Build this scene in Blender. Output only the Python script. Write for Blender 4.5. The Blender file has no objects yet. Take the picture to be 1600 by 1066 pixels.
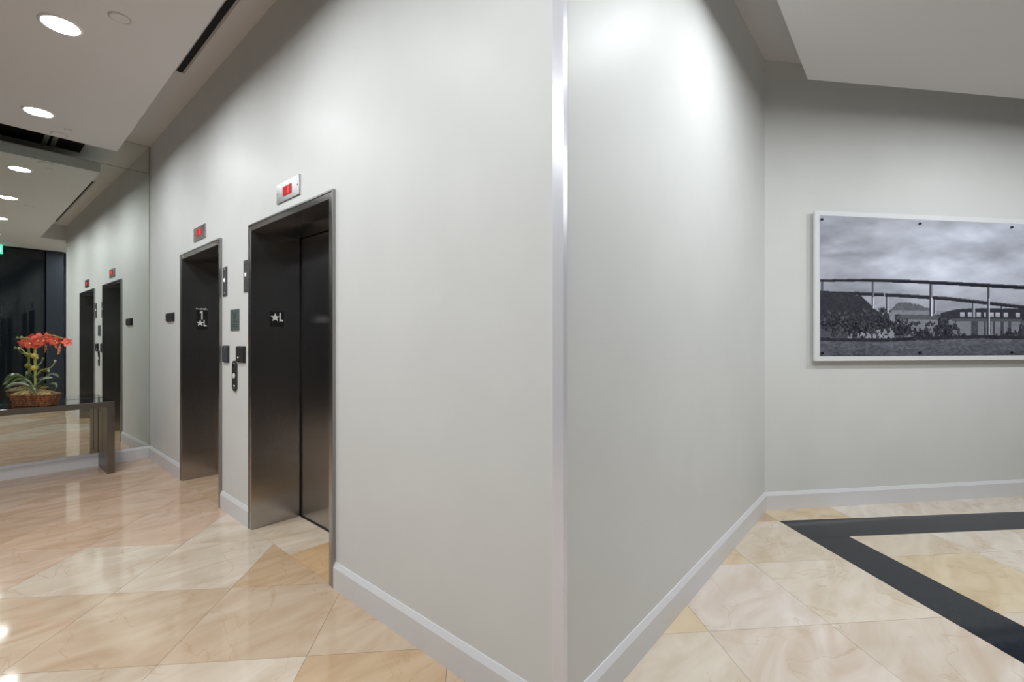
import bpy, math, random
import numpy as np
from mathutils import Vector, Matrix

random.seed(7)
sc = bpy.context.scene
H = 1.37                                   # camera height (m)
FPX = 716.0                                # focal length in pixels of the 1600x1066 frame
YAW = math.radians(40.9)                   # view direction, measured from +X

# ------------------------------------------------------------------ camera
cam_d = bpy.data.cameras.new('camera')
cam_d.sensor_width = 36.0
cam_d.lens = FPX / 1600 * 36
cam_d.clip_start = 0.02
cam = bpy.data.objects.new('camera', cam_d)
sc.collection.objects.link(cam)
cam.location = (0, 0, H)
cam.rotation_euler = (math.pi / 2, 0, YAW - math.pi / 2)
sc.camera = cam

# ------------------------------------------------------------------ world, exposure
w = bpy.data.worlds.new('night_world')
sc.world = w
w.use_nodes = True
w.node_tree.nodes['Background'].inputs[0].default_value = (0.05, 0.06, 0.08, 1)
w.node_tree.nodes['Background'].inputs[1].default_value = 0.3
sc.view_settings.view_transform = 'Standard'
sc.view_settings.look = 'None'
sc.view_settings.gamma = 1
sc.view_settings.use_curve_mapping = False
sc.view_settings.exposure = 0.92
LAMP = 150.0                               # radiance of a downlight lens
LAMP_COL = (0.925, 0.972, 1.0)
sc.cycles.use_denoising = True
sc.cycles.sample_clamp_indirect = 8.0

# ------------------------------------------------------------------ photo rays
FV = Vector((math.cos(YAW), math.sin(YAW), 0))
RV = Vector((math.sin(YAW), -math.cos(YAW), 0))
UV = Vector((0, 0, 1))
EYE = Vector((0, 0, H))


def ray(px, py):
    return FV + RV * ((px - 800) / FPX) + UV * ((534 - py) / FPX)


def hit(px, py, p, n, o=None, d=None):
    o = EYE if o is None else o
    d = ray(px, py) if d is None else d
    p, n = Vector(p), Vector(n)
    return o + d * ((p - o).dot(n) / d.dot(n))


def hx(px, py, x): return hit(px, py, (x, 0, 0), (1, 0, 0))
def hy(px, py, y): return hit(px, py, (0, y, 0), (0, 1, 0))
def hz(px, py, z): return hit(px, py, (0, 0, z), (0, 0, 1))


# ------------------------------------------------------------------ main dimensions
WX = 0.938 * H                             # elevator wall plane x
WY = 0.646 * H                             # right wall plane y
CX = 3.03 * H                              # inner corner right wall / picture wall
PA = math.radians(-41.0)                   # heading of the picture wall
PD = Vector((math.cos(PA), math.sin(PA), 0))
PN = Vector((-math.sin(-PA), -math.cos(PA), 0))      # placeholder, fixed below
PN = Vector((PD.y, -PD.x, 0))              # into the room
if PN.dot(-Vector((CX, WY, 0))) < 0: PN = -PN
ML = hx(234, 534, WX).y                    # mirror wall meets the elevator wall here
MA = math.radians(1.0)                     # mirror wall is a degree off square
MD = Vector((math.cos(MA), math.sin(MA), 0))
MN = Vector((math.sin(MA), -math.cos(MA), 0))        # out of the mirror, to the lobby
MP = Vector((WX, ML, 0))
ZD = 2.45 * H                              # dropped ceiling
ZU = 2.665 * H                             # upper ceiling in the coves
XL = -1.9                                  # opposite side of the lift lobby
YF = -0.8                                  # dark glass front behind the camera
XF = 1.6
YB = -3.5


def mirror_ray(px, py):
    d = ray(px, py)
    p = hit(px, py, MP, MN)
    r = d - MN * (2 * d.dot(MN))
    return p, r


# ------------------------------------------------------------------ materials
MATS = {}


def mat(name, col, rough=0.5, metal=0.0, emit=None, es=1.0, spec=0.5, coat=0.0):
    m = bpy.data.materials.new(name)
    m.use_nodes = True
    b = m.node_tree.nodes['Principled BSDF']
    b.inputs['Base Color'].default_value = (*col, 1)
    b.inputs['Roughness'].default_value = rough
    b.inputs['Metallic'].default_value = metal
    b.inputs['Specular IOR Level'].default_value = spec
    b.inputs['Coat Weight'].default_value = coat
    if emit:
        b.inputs['Emission Color'].default_value = (*emit, 1)
        b.inputs['Emission Strength'].default_value = es
    MATS[name] = m
    return m


def nodes(m): return m.node_tree.nodes, m.node_tree.links, m.node_tree.nodes['Principled BSDF']


def noise_mix(m, c1, c2, scale, detail=4, stretch=None, lo=0.35, hi=0.65, coord='Object'):
    N, L, B = nodes(m)
    tc = N.new('ShaderNodeTexCoord')
    mp = N.new('ShaderNodeMapping')
    if stretch: mp.inputs['Scale'].default_value = stretch
    nz = N.new('ShaderNodeTexNoise')
    nz.inputs['Scale'].default_value = scale
    nz.inputs['Detail'].default_value = detail
    cr = N.new('ShaderNodeValToRGB')
    cr.color_ramp.elements[0].position = lo
    cr.color_ramp.elements[1].position = hi
    cr.color_ramp.elements[0].color = (*c1, 1)
    cr.color_ramp.elements[1].color = (*c2, 1)
    L.new(tc.outputs[coord], mp.inputs[0])
    L.new(mp.outputs[0], nz.inputs['Vector'])
    L.new(nz.outputs[0], cr.inputs[0])
    L.new(cr.outputs[0], B.inputs['Base Color'])
    return nz


def bump_noise(m, scale, strength, stretch=None, dist=0.002):
    N, L, B = nodes(m)
    tc = N.new('ShaderNodeTexCoord')
    mp = N.new('ShaderNodeMapping')
    if stretch: mp.inputs['Scale'].default_value = stretch
    nz = N.new('ShaderNodeTexNoise')
    nz.inputs['Scale'].default_value = scale
    nz.inputs['Detail'].default_value = 3
    bp = N.new('ShaderNodeBump')
    bp.inputs['Strength'].default_value = strength
    bp.inputs['Distance'].default_value = dist
    L.new(tc.outputs['Object'], mp.inputs[0])
    L.new(mp.outputs[0], nz.inputs['Vector'])
    L.new(nz.outputs[0], bp.inputs['Height'])
    L.new(bp.outputs[0], B.inputs['Normal'])


m = mat('wall_paint', (0.72, 0.725, 0.71), 0.45, spec=0.17)
noise_mix(m, (0.71, 0.715, 0.70), (0.73, 0.735, 0.72), 3.0, 3)
bump_noise(m, 6, 0.12, (1, 1, 0.25))
m = mat('ceiling_paint', (0.72, 0.705, 0.70), 0.8, spec=0.2)
m = mat('trim_paint', (0.74, 0.735, 0.75), 0.35)
m = mat('dark_panel', (0.05, 0.05, 0.055), 0.35)
noise_mix(m, (0.045, 0.045, 0.05), (0.065, 0.062, 0.06), 2.0)
m = mat('dark_glass', (0.006, 0.008, 0.011), 0.04)
m = mat('column_paint', (0.026, 0.031, 0.042), 0.6, spec=0.15)
m = mat('mirror', (0.80, 0.84, 0.79), 0.0, 1.0)
m = mat('guard_metal', (0.78, 0.78, 0.84), 0.25, 0.25)
m = mat('chrome', (0.36, 0.35, 0.345), 0.34, 1.0)
m = mat('black_plate', (0.012, 0.012, 0.014), 0.4)
m = mat('white_mark', (0.85, 0.87, 0.84), 0.5)
m = mat('reader_black', (0.035, 0.033, 0.033), 0.4)
m = mat('reader_slate', (0.06, 0.07, 0.085), 0.4)
m = mat('lantern_dark', (0.075, 0.075, 0.08), 0.45)
m = mat('notice_slate', (0.10, 0.13, 0.13), 0.45)
m = mat('notice_etch', (0.045, 0.06, 0.065), 0.5)
m = mat('button', (0.8, 0.8, 0.78), 0.3)
m = mat('lens_dim', (0.8, 0.8, 0.8), 0.3, emit=(1, 1, 1), es=0.3)
m = mat('display_red', (0.20, 0.004, 0.008), 0.5, spec=0.1, emit=(0.75, 0.004, 0.02), es=0.22)
m = mat('digit_red', (0.6, 0.02, 0.02), 0.5, spec=0.1, emit=(1.0, 0.03, 0.03), es=0.8)
m = mat('lens', (1, 1, 1), 0.5, emit=LAMP_COL, es=LAMP)
m = mat('lens_strong', (1, 1, 1), 0.5, emit=LAMP_COL, es=LAMP * 1.3)
m = mat('lens_soft', (1, 1, 1), 0.5, emit=LAMP_COL, es=LAMP * 0.82)
m = mat('trim_ring', (0.8, 0.8, 0.79), 0.4)
m = mat('slot_black', (0.008, 0.008, 0.008), 0.8)
m = mat('slot_frame', (0.42, 0.40, 0.37), 0.5)
m = mat('grout', (0.36, 0.27, 0.18), 0.8)
m = mat('shaft_black', (0.01, 0.01, 0.01), 0.9)
m = mat('granite', (0.022, 0.026, 0.030), 0.08, spec=0.2)
noise_mix(m, (0.010, 0.013, 0.019), (0.020, 0.025, 0.033), 60, 6)
m = mat('panel_white', (0.78, 0.79, 0.80), 0.4)
m = mat('bolt', (0.08, 0.08, 0.09), 0.25, 1.0)
m = mat('exit_green', (0.02, 0.35, 0.2), 0.4, emit=(0.05, 0.7, 0.38), es=1.0)
m = mat('exit_white', (0.8, 0.9, 0.85), 0.4, emit=(0.8, 1.0, 0.9), es=1.2)
m = mat('exit_lamp', (0.9, 0.85, 0.75), 0.4, emit=(1.0, 0.85, 0.65), es=3.0)
m = mat('bronze_metal', (0.15, 0.14, 0.12), 0.3, 1.0)
bump_noise(m, 30, 0.05, (1, 1, 0.1))
m = mat('bronze_light', (0.25, 0.235, 0.215), 0.25, 1.0)
m = mat('table_top', (0.26, 0.26, 0.27), 0.08, 1.0)
m = mat('basket', (0.22, 0.08, 0.03), 0.6)
noise_mix(m, (0.09, 0.03, 0.012), (0.34, 0.14, 0.05), 60, 3, (1, 1, 0.3))
m = mat('moss', (0.28, 0.22, 0.08), 0.9)
noise_mix(m, (0.16, 0.13, 0.04), (0.45, 0.34, 0.15), 70, 4)
m = mat('leaf', (0.10, 0.14, 0.05), 0.3)
noise_mix(m, (0.05, 0.09, 0.03), (0.16, 0.20, 0.08), 25, 3)
m = mat('leaf_pale', (0.30, 0.33, 0.24), 0.3)
m = mat('stem', (0.34, 0.36, 0.10), 0.5)
m = mat('tie', (0.45, 0.36, 0.06), 0.6)
m = mat('petal', (0.80, 0.09, 0.05), 0.5)
noise_mix(m, (0.70, 0.05, 0.04), (0.90, 0.20, 0.12), 40, 3)
m = mat('petal_pale', (0.88, 0.46, 0.22), 0.5)
m = mat('bud', (0.35, 0.40, 0.22), 0.5)

# brushed stainless steel: vertical grain stretches highlights sideways
m = mat('stainless', (0.45, 0.44, 0.44), 0.30, 1.0)
N, L, B = nodes(m)
B.inputs['Anisotropic'].default_value = 0.75
tg = N.new('ShaderNodeTangent'); tg.direction_type = 'RADIAL'; tg.axis = 'Z'
L.new(tg.outputs[0], B.inputs['Tangent'])
B.inputs['Anisotropic Rotation'].default_value = 0.0
tc = N.new('ShaderNodeTexCoord'); mp = N.new('ShaderNodeMapping')
mp.inputs['Scale'].default_value = (1, 1, 0.015)
nz = N.new('ShaderNodeTexNoise'); nz.inputs['Scale'].default_value = 180
mr = N.new('ShaderNodeMapRange')
mr.inputs['To Min'].default_value = 0.20; mr.inputs['To Max'].default_value = 0.28
L.new(tc.outputs['Object'], mp.inputs[0]); L.new(mp.outputs[0], nz.inputs['Vector'])
L.new(nz.outputs[0], mr.inputs['Value']); L.new(mr.outputs[0], B.inputs['Roughness'])

# polished marble, one shift of the pattern and one tone per tile
m = mat('marble', (0.7, 0.55, 0.4), 0.07)
N, L, B = nodes(m)
tc = N.new('ShaderNodeTexCoord'); oi = N.new('ShaderNodeObjectInfo')
vm = N.new('ShaderNodeVectorMath'); vm.operation = 'SCALE'; vm.inputs[0].default_value = (37.0, 53.0, 11.0)
L.new(oi.outputs['Random'], vm.inputs['Scale'])
va = N.new('ShaderNodeVectorMath'); va.operation = 'ADD'
L.new(tc.outputs['Object'], va.inputs[0]); L.new(vm.outputs[0], va.inputs[1])
mp = N.new('ShaderNodeMapping'); mp.inputs['Rotation'].default_value = (0, 0, 0.5)
mp.inputs['Scale'].default_value = (0.9, 2.6, 1)
L.new(va.outputs[0], mp.inputs[0])
cloud = N.new('ShaderNodeTexNoise'); cloud.inputs['Scale'].default_value = 2.2
cloud.inputs['Detail'].default_value = 6; cloud.inputs['Distortion'].default_value = 1.2
L.new(mp.outputs[0], cloud.inputs['Vector'])
cr = N.new('ShaderNodeValToRGB')
cr.color_ramp.elements[0].position = 0.3; cr.color_ramp.elements[1].position = 0.72
cr.color_ramp.elements[0].color = (0.84, 0.76, 0.67, 1); cr.color_ramp.elements[1].color = (1.06, 1.06, 1.06, 1)
L.new(cloud.outputs[0], cr.inputs[0])
mx = N.new('ShaderNodeMix'); mx.data_type = 'RGBA'; mx.blend_type = 'MULTIPLY'
mx.inputs[0].default_value = 1.0
L.new(oi.outputs['Color'], mx.inputs[6]); L.new(cr.outputs[0], mx.inputs[7])
vein = N.new('ShaderNodeTexNoise'); vein.inputs['Scale'].default_value = 1.9
vein.inputs['Detail'].default_value = 5; vein.inputs['Distortion'].default_value = 0.8
L.new(va.outputs[0], vein.inputs['Vector'])
sub = N.new('ShaderNodeMath'); sub.operation = 'SUBTRACT'; sub.inputs[1].default_value = 0.5
ab = N.new('ShaderNodeMath'); ab.operation = 'ABSOLUTE'
L.new(vein.outputs[0], sub.inputs[0]); L.new(sub.outputs[0], ab.inputs[0])
vr = N.new('ShaderNodeMapRange')
vr.inputs['From Min'].default_value = 0.0; vr.inputs['From Max'].default_value = 0.007
vr.inputs['To Min'].default_value = 0.30; vr.inputs['To Max'].default_value = 0.0
L.new(ab.outputs[0], vr.inputs['Value'])
mx2 = N.new('ShaderNodeMix'); mx2.data_type = 'RGBA'
L.new(vr.outputs[0], mx2.inputs[0]); L.new(mx.outputs[2], mx2.inputs[6])
mx2.inputs[7].default_value = (0.42, 0.24, 0.10, 1)
L.new(mx2.outputs[2], B.inputs['Base Color'])

# printed photograph: colours come with the sheet
m = mat('photo_print', (0.5, 0.5, 0.5), 0.35)
N, L, B = nodes(m)
at = N.new('ShaderNodeVertexColor'); at.layer_name = 'ink'
L.new(at.outputs[0], B.inputs['Base Color'])

# ------------------------------------------------------------------ mesh helpers
COL = sc.collection


class MB:
    def __init__(s): s.v, s.f = [], []

    def add(s, vs, fs):
        b = len(s.v)
        s.v += [Vector(v) for v in vs]
        s.f += [tuple(i + b for i in f) for f in fs]
        return s

    def box(s, x0, x1, y0, y1, z0, z1):
        vs = [(x, y, z) for z in (z0, z1) for y in (y0, y1) for x in (x0, x1)]
        return s.add(vs, [(0, 2, 3, 1), (4, 5, 7, 6), (0, 1, 5, 4), (2, 6, 7, 3), (0, 4, 6, 2), (1, 3, 7, 5)])

    def prism(s, pts, z0, z1):
        """plan polygon extruded upwards"""
        a = sum(pts[i][0] * pts[(i + 1) % len(pts)][1] - pts[(i + 1) % len(pts)][0] * pts[i][1] for i in range(len(pts)))
        if a < 0: pts = pts[::-1]
        n = len(pts)
        vs = [(p[0], p[1], z0) for p in pts] + [(p[0], p[1], z1) for p in pts]
        fs = [tuple(range(n))[::-1], tuple(range(n, 2 * n))]
        fs += [(i, (i + 1) % n, n + (i + 1) % n, n + i) for i in range(n)]
        return s.add(vs, fs)

    def sheet(s, pts2, org, ux, uy, un, t):
        """2-D outline on a plane (org, ux, uy), thickness t along un"""
        org, ux, uy, un = Vector(org), Vector(ux), Vector(uy), Vector(un)
        n = len(pts2)
        vs = [org + ux * p[0] + uy * p[1] for p in pts2]
        vs += [v + un * t for v in vs]
        fs = [tuple(range(n))[::-1], tuple(range(n, 2 * n))]
        fs += [(i, (i + 1) % n, n + (i + 1) % n, n + i) for i in range(n)]
        return s.add(vs, fs)

    def sweep(s, prof, a, b, na, nb):
        """profile (offset, z) swept from a to b; na, nb offset vectors at each end"""
        n = len(prof)
        a, b = Vector(a), Vector(b)
        vs = [a + Vector(na) * o + UV * z for o, z in prof] + [b + Vector(nb) * o + UV * z for o, z in prof]
        fs = [tuple(range(n)), tuple(range(n, 2 * n))[::-1]]
        fs += [(i, (i + 1) % n, n + (i + 1) % n, n + i) for i in range(n)]
        return s.add(vs, fs)

    def tube(s, pts, r, k=8):
        pts = [Vector(p) for p in pts]
        n = len(pts)
        rr = r if isinstance(r, (list, tuple)) else [r] * n
        b = len(s.v)
        for i, p in enumerate(pts):
            t = (pts[min(i + 1, n - 1)] - pts[max(i - 1, 0)]).normalized()
            q = Vector((0, 0, 1)) if abs(t.z) < 0.9 else Vector((1, 0, 0))
            u = t.cross(q).normalized(); v = t.cross(u)
            for j in range(k):
                a = 2 * math.pi * j / k
                s.v.append(p + (u * math.cos(a) + v * math.sin(a)) * rr[i])
        for i in range(n - 1):
            for j in range(k):
                s.f.append((b + i * k + j, b + i * k + (j + 1) % k, b + (i + 1) * k + (j + 1) % k, b + (i + 1) * k + j))
        s.f.append(tuple(b + j for j in range(k))); s.f.append(tuple(b + (n - 1) * k + j for j in range(k))[::-1])
        return s

    def lathe(s, prof, c=(0, 0, 0), k=32, axis=(0, 0, 1)):
        """(r, h) profile turned about axis through c"""
        ax = Vector(axis).normalized(); c = Vector(c)
        q = Vector((1, 0, 0)) if abs(ax.x) < 0.9 else Vector((0, 1, 0))
        u = ax.cross(q).normalized(); v = ax.cross(u)
        b = len(s.v); n = len(prof)
        for r, h in prof:
            for j in range(k):
                a = 2 * math.pi * j / k
                s.v.append(c + ax * h + (u * math.cos(a) + v * math.sin(a)) * max(r, 1e-5))
        for i in range(n - 1):
            for j in range(k):
                s.f.append((b + i * k + j, b + i * k + (j + 1) % k, b + (i + 1) * k + (j + 1) % k, b + (i + 1) * k + j))
        return s

    def build(s, name, material, parent=None, org=None, smooth=False, bevel=0.0, recalc=True):
        """one mesh object; coordinates are world ones, or the parent's local ones when org is 'local'"""
        local = org == 'local'
        if org is None or local:
            o0 = Vector((0, 0, 0))
            if not local:
                if parent is not None: o0 = WORLD[parent.name].copy()
                elif s.v:
                    lo = [min(v[i] for v in s.v) for i in range(3)]; hi = [max(v[i] for v in s.v) for i in range(3)]
                    o0 = Vector(((lo[0] + hi[0]) / 2, (lo[1] + hi[1]) / 2, lo[2]))
        else:
            o0 = Vector(org)
        me = bpy.data.meshes.new(name)
        me.from_pydata([tuple(v - o0) for v in s.v], [], s.f)
        me.update()
        if recalc:
            import bmesh
            bm = bmesh.new(); bm.from_mesh(me)
            bmesh.ops.recalc_face_normals(bm, faces=bm.faces)
            if bevel: bmesh.ops.bevel(bm, geom=list(bm.edges), offset=bevel, segments=2, profile=0.6, affect='EDGES', clamp_overlap=True)
            bm.to_mesh(me); bm.free()
        if smooth:
            me.polygons.foreach_set('use_smooth', [True] * len(me.polygons))
        if material: me.materials.append(MATS[material])
        ob = bpy.data.objects.new(name, me)
        COL.objects.link(ob)
        if parent is not None:
            ob.parent = parent
            if not local: ob.location = o0 - WORLD[parent.name]
        else:
            ob.location = o0
        WORLD[ob.name] = o0.copy()
        return ob


WORLD = {}


def tag(o, label, cat, group=None, kind=None):
    o['label'] = label
    o['category'] = cat
    if group: o['group'] = group
    if kind: o['kind'] = kind
    return o


def thing(name, label, cat, loc, group=None, kind=None, rotz=0.0):
    o = bpy.data.objects.new(name, None)
    o.empty_display_size = 0.1
    COL.objects.link(o)
    o.location = loc
    o.rotation_euler = (0, 0, rotz)
    WORLD[o.name] = Vector(loc)
    return tag(o, label, cat, group, kind)


def struct(mb, name, material, label, cat, parent=None, **k):
    o = mb.build(name, material, parent, **k)
    if parent is None: tag(o, label, cat, kind='structure')
    return o


def turn(o, ang):
    """give the object its own heading, the shape staying where it is"""
    R = Matrix.Rotation(-ang, 4, 'Z')
    if o.type == 'MESH': o.data.transform(R)
    for c in o.children:
        c.location = R @ c.location
        if c.type == 'MESH': c.data.transform(R)
        for g in c.children:
            g.location = R @ g.location
            if g.type == 'MESH': g.data.transform(R)
    o.rotation_euler.z = ang


# ------------------------------------------------------------------ lift openings (outer edges of the steel frames)
D1 = (hx(524, 534, WX).y, hx(392, 534, WX).y)
D2 = (hx(347, 534, WX).y, hx(284.5, 534, WX).y)
ZT = hx(522, 299, WX).z
FL, DEPTH = 0.045, 0.345                   # flange width, depth of the jambs

# ------------------------------------------------------------------ walls
ZW = ZU + 0.1
b = MB()
b.prism([(WX, WY), (WX, D1[0]), (WX + .4, D1[0]), (WX + .4, WY + .4)], 0, ZW)
b.prism([(WX, D1[1]), (WX, D2[0]), (WX + .4, D2[0]), (WX + .4, D1[1])], 0, ZW)
b.prism([(WX, D2[1]), (WX, ML + .3), (WX + .4, ML + .3), (WX + .4, D2[1])], 0, ZW)
for d in (D1, D2):
    b.prism([(WX, d[0]), (WX, d[1]), (WX + .4, d[1]), (WX + .4, d[0])], ZT, ZW)
struct(b, 'wall_left', 'wall_paint', 'pale grey semi-gloss wall holding the two lift openings', 'wall')
b = MB().prism([(WX, WY), (WX + .4, WY + .4), (CX + .25, WY + .4), (CX, WY)], 0, ZW)
struct(b, 'wall_right', 'wall_paint', 'blank pale grey wall between the corner guard and the picture wall', 'wall')
PC = Vector((CX, WY, 0))
PE = PC + PD * 5.2
q = -PN * 0.2
b = MB().prism([PC[:2], PE[:2], (PE + q)[:2], (PC + q + Vector((0, .1, 0)))[:2]], 0, ZW)
turn(struct(b, 'wall_back', 'wall_paint', 'pale grey wall behind the large bridge photograph', 'wall'), PA)
ME = MP - MD * 3.4
b = MB().prism([MP[:2], ME[:2], (ME - MN * .2)[:2], (MP - MN * .2)[:2]], 0, ZW)
struct(b, 'wall_far', 'wall_paint', 'end wall of the lift lobby carrying the floor-to-ceiling mirror', 'wall')
b = MB().prism([(XL, YF), (XL, ML), (XL - .2, ML), (XL - .2, YF)], 0, ZW)
struct(b, 'wall_opposite', 'dark_panel', 'dark panelled wall facing the lifts across the lobby', 'wall')
b = MB().prism([(XF, YF - .06), (XF, YB), (XF - .15, YB), (XF - .15, YF - .06)], 0, ZW)
struct(b, 'wall_side', 'wall_paint', 'short pale side wall next to the dark glass front', 'wall')
b = MB().prism([(PE.x, PE.y + .1), (PE.x + .2, PE.y + .1), (PE.x + .2, YB), (PE.x, YB)], 0, ZW)
struct(b, 'wall_front', 'wall_paint', 'pale wall closing the room past the bridge photograph', 'wall')
win2 = thing('window_2', 'dark night-time glazing on the far side of the bordered floor', 'window', ((XF + PE.x) / 2, YB, 0), kind='structure')
nb = 4
for k in range(nb):
    xa, xb = XF + (PE.x - XF) * k / nb, XF + (PE.x - XF) * (k + 1) / nb
    MB().box(xa + .03, xb - .03, YB - .05, YB - .04, .04, ZW).build('pane', 'dark_glass', win2)
    MB().box(xa - .03, xa + .03, YB - .09, YB, 0, ZW).build('mullion', 'dark_panel', win2)
MB().box(XF, PE.x, YB - .09, YB - .01, 0, .04).build('sill', 'dark_panel', win2)
MB().box(XF - .15, PE.x + .2, YB - .3, YB - .12, 0, ZW).build('backing', 'shaft_black', win2)

# dark glass front behind the camera, seen in the mirror
def facade_x(px, y=YF):
    p, r = mirror_ray(px, 500)
    return hit(0, 0, (0, y, 0), (0, 1, 0), p, r).x


cx0, cx1 = sorted((facade_x(72), facade_x(99)))
win = thing('window_1', 'dark night-time glass front with a grey column, seen in the mirror', 'window', (0, YF, 0), kind='structure')
edges = [XL, -0.9, cx0]
for i in range(2):
    MB().box(edges[i] + .02, edges[i + 1] - .02, YF - .05, YF - .04, .03, ZD - .02).build('pane', 'dark_glass', win)
MB().box(cx0, cx1, YF - .12, YF + .02, 0, ZD).build('column', 'column_paint', win)
MB().box(cx1 + .01, XF, YF - .05, YF - .04, .03, ZD - .02).build('pane', 'dark_glass', win)
for x in (XL, -0.9):
    MB().box(x - .02, x + .02, YF - .08, YF, 0, ZD).build('mullion', 'dark_panel', win)
MB().box(XL, XF, YF - .08, YF - .01, 0, .03).build('sill', 'dark_panel', win)
MB().box(XL, XF, YF - .3, YF - .13, 0, ZW).build('backing', 'shaft_black', win)

# ------------------------------------------------------------------ ceilings
pe = PE + PD * .3
b = MB().prism([(XL - .2, YB - .2), (PE.x + .2, YB - .2), (PE.x + .2, WY + .6), (WX + .4, WY + .6), (WX + .4, ML + .4), (XL - .2, ML + .4)], ZU, ZU + .1)
struct(b, 'ceiling', 'ceiling_paint', 'upper ceiling visible in the coves along the walls', 'ceiling')
A = hz(183, 238, ZD)                       # corner of the dropped ceiling by the mirror
Dc = hz(1262, 125, ZD)                     # its corner by the picture wall
De = Dc + PD * 5.0
Al = A - MD * (A.x - XL)
drop = [(A.x, A.y), (A.x, WY + .0), (WX, WY), (WX, Dc.y), (Dc.x, Dc.y), (De.x, De.y), (De.x, YB), (XF, YB), (XF, YF), (XL, YF), (XL, Al.y)]
b = MB().prism(drop, ZD, ZD + .11)
back = [(A.x - .22, A.y - .6), (A.x - .22, WY + .0), (WX, WY), (WX, Dc.y), (Dc.x, Dc.y), (De.x, De.y), (De.x, YB), (XF, YB), (XF, YF), (XL, YF), (XL, Al.y - .6)]
b.prism(back, ZD + .11, ZU)
o = struct(b, 'ceiling', 'ceiling_paint', 'dropped white ceiling with round downlights and open cove edges', 'ceiling')

# ------------------------------------------------------------------ floor and its tiles
TA = YAW + math.radians(5.3)               # heading of the tile rows
T1 = Vector((math.cos(TA), math.sin(TA), 0))
T2 = Vector((math.sin(TA), -math.cos(TA), 0))
TS = 0.445 * H
R0, C0 = 1.508 * H, -0.069 * H             # one row line and one column line of the grid


def clip(poly, p, n):
    out = []
    for i in range(len(poly)):
        a, c = poly[i], poly[(i + 1) % len(poly)]
        da, dc = (a - p).dot(n), (c - p).dot(n)
        if da >= 0: out.append(a)
        if (da >= 0) != (dc >= 0): out.append(a + (c - a) * (da / (da - dc)))
    return out


def HP(x, y, nx, ny): return (Vector((x, y, 0)), Vector((nx, ny, 0)))


REG = [
    [HP(WX, 0, -1, 0), HP(XL, 0, 1, 0), HP(0, YF, 0, 1), (MP, MN)],
    [HP(WX, 0, 1, 0), HP(XF, 0, -1, 0), HP(0, YF, 0, 1), HP(0, WY, 0, -1)],
    [HP(XF, 0, 1, 0), HP(0, YB, 0, 1), HP(0, WY, 0, -1), (PC, PN), HP(PE.x, 0, -1, 0)],
]
ZG = -0.003
b = MB()
b.box(XL - .2, PE.x + .2, YB - .2, ML + .4, -0.12, ZG)
floor = struct(b, 'floor', 'grout', 'polished cream marble floor with a black inlaid border', 'floor', org=(0, 0, ZG))
G = 0.0009


def uv(r, c): return T1 * r + T2 * c


def add_tile(r0, r1, c0, c1, name='floor_tile', color=None, material='marble', quad=None):
    base = quad or [uv(r0 + G, c0 + G), uv(r0 + G, c1 - G), uv(r1 - G, c1 - G), uv(r1 - G, c0 + G)]
    cen = sum(base, Vector()) / 4
    polys = []
    for reg in ([[]] if quad else REG):
        pl = [v.copy() for v in base]
        for p, n in reg:
            pl = clip(pl, p, n)
            if len(pl) < 3: break
        if len(pl) >= 3:
            ar = abs(sum(pl[i].x * pl[(i + 1) % len(pl)].y - pl[(i + 1) % len(pl)].x * pl[i].y for i in range(len(pl)))) / 2
            if ar > 2e-4: polys.append(pl)
    if not polys: return None
    mb = MB()
    for pl in polys:
        mb.prism([(v.x, v.y) for v in pl], ZG, 0.0)
    me_o = mb.build(name, material, floor, org=(cen.x, cen.y, ZG), recalc=False)
    if color: me_o.color = (*color, 1)
    return me_o


PAL_W = [(0.58, 0.44, 0.33), (0.61, 0.47, 0.35), (0.60, 0.49, 0.39), (0.56, 0.41, 0.29), (0.62, 0.52, 0.42), (0.58, 0.44, 0.32)]  # left set warmer than the right: stone tone plus light colour painted in
PAL_P = [(0.69, 0.62, 0.55), (0.68, 0.61, 0.53), (0.71, 0.65, 0.58), (0.67, 0.59, 0.49)]
PAL_F = [(0.66, 0.48, 0.36), (0.63, 0.46, 0.34), (0.66, 0.50, 0.39), (0.62, 0.45, 0.33)]
rt = random.Random(11)
PICK = {}                                  # tiles whose own tone the photograph shows


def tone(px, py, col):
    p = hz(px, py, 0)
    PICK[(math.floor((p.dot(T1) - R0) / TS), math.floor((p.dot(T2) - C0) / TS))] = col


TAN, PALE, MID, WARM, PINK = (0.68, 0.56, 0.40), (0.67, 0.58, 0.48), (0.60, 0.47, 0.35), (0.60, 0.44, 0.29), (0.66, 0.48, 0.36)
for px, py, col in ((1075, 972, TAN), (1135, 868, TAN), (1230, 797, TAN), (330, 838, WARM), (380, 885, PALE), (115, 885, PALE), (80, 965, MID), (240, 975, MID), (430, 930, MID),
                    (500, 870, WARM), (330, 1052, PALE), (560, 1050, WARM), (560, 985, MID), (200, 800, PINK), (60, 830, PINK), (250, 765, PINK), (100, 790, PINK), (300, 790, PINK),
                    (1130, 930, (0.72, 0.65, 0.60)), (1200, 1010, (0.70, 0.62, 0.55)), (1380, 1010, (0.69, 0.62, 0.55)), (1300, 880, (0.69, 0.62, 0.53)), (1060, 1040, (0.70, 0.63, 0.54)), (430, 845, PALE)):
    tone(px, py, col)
SR, SC = R0 + 2 * TS, C0 + 4 * TS          # outer lines of the dark border
for i in range(-14, 15):
    for j in range(-14, 16):
        r0, c0 = R0 + i * TS, C0 + j * TS
        if r0 + TS / 2 < SR and c0 + TS / 2 > SC: continue
        cen = uv(r0 + TS / 2, c0 + TS / 2)
        right = cen.x > WX - .1 and cen.y < WY + .15
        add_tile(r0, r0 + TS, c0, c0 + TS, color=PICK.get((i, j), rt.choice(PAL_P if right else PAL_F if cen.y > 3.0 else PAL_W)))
HT = TS / 2
big = 9.0
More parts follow.
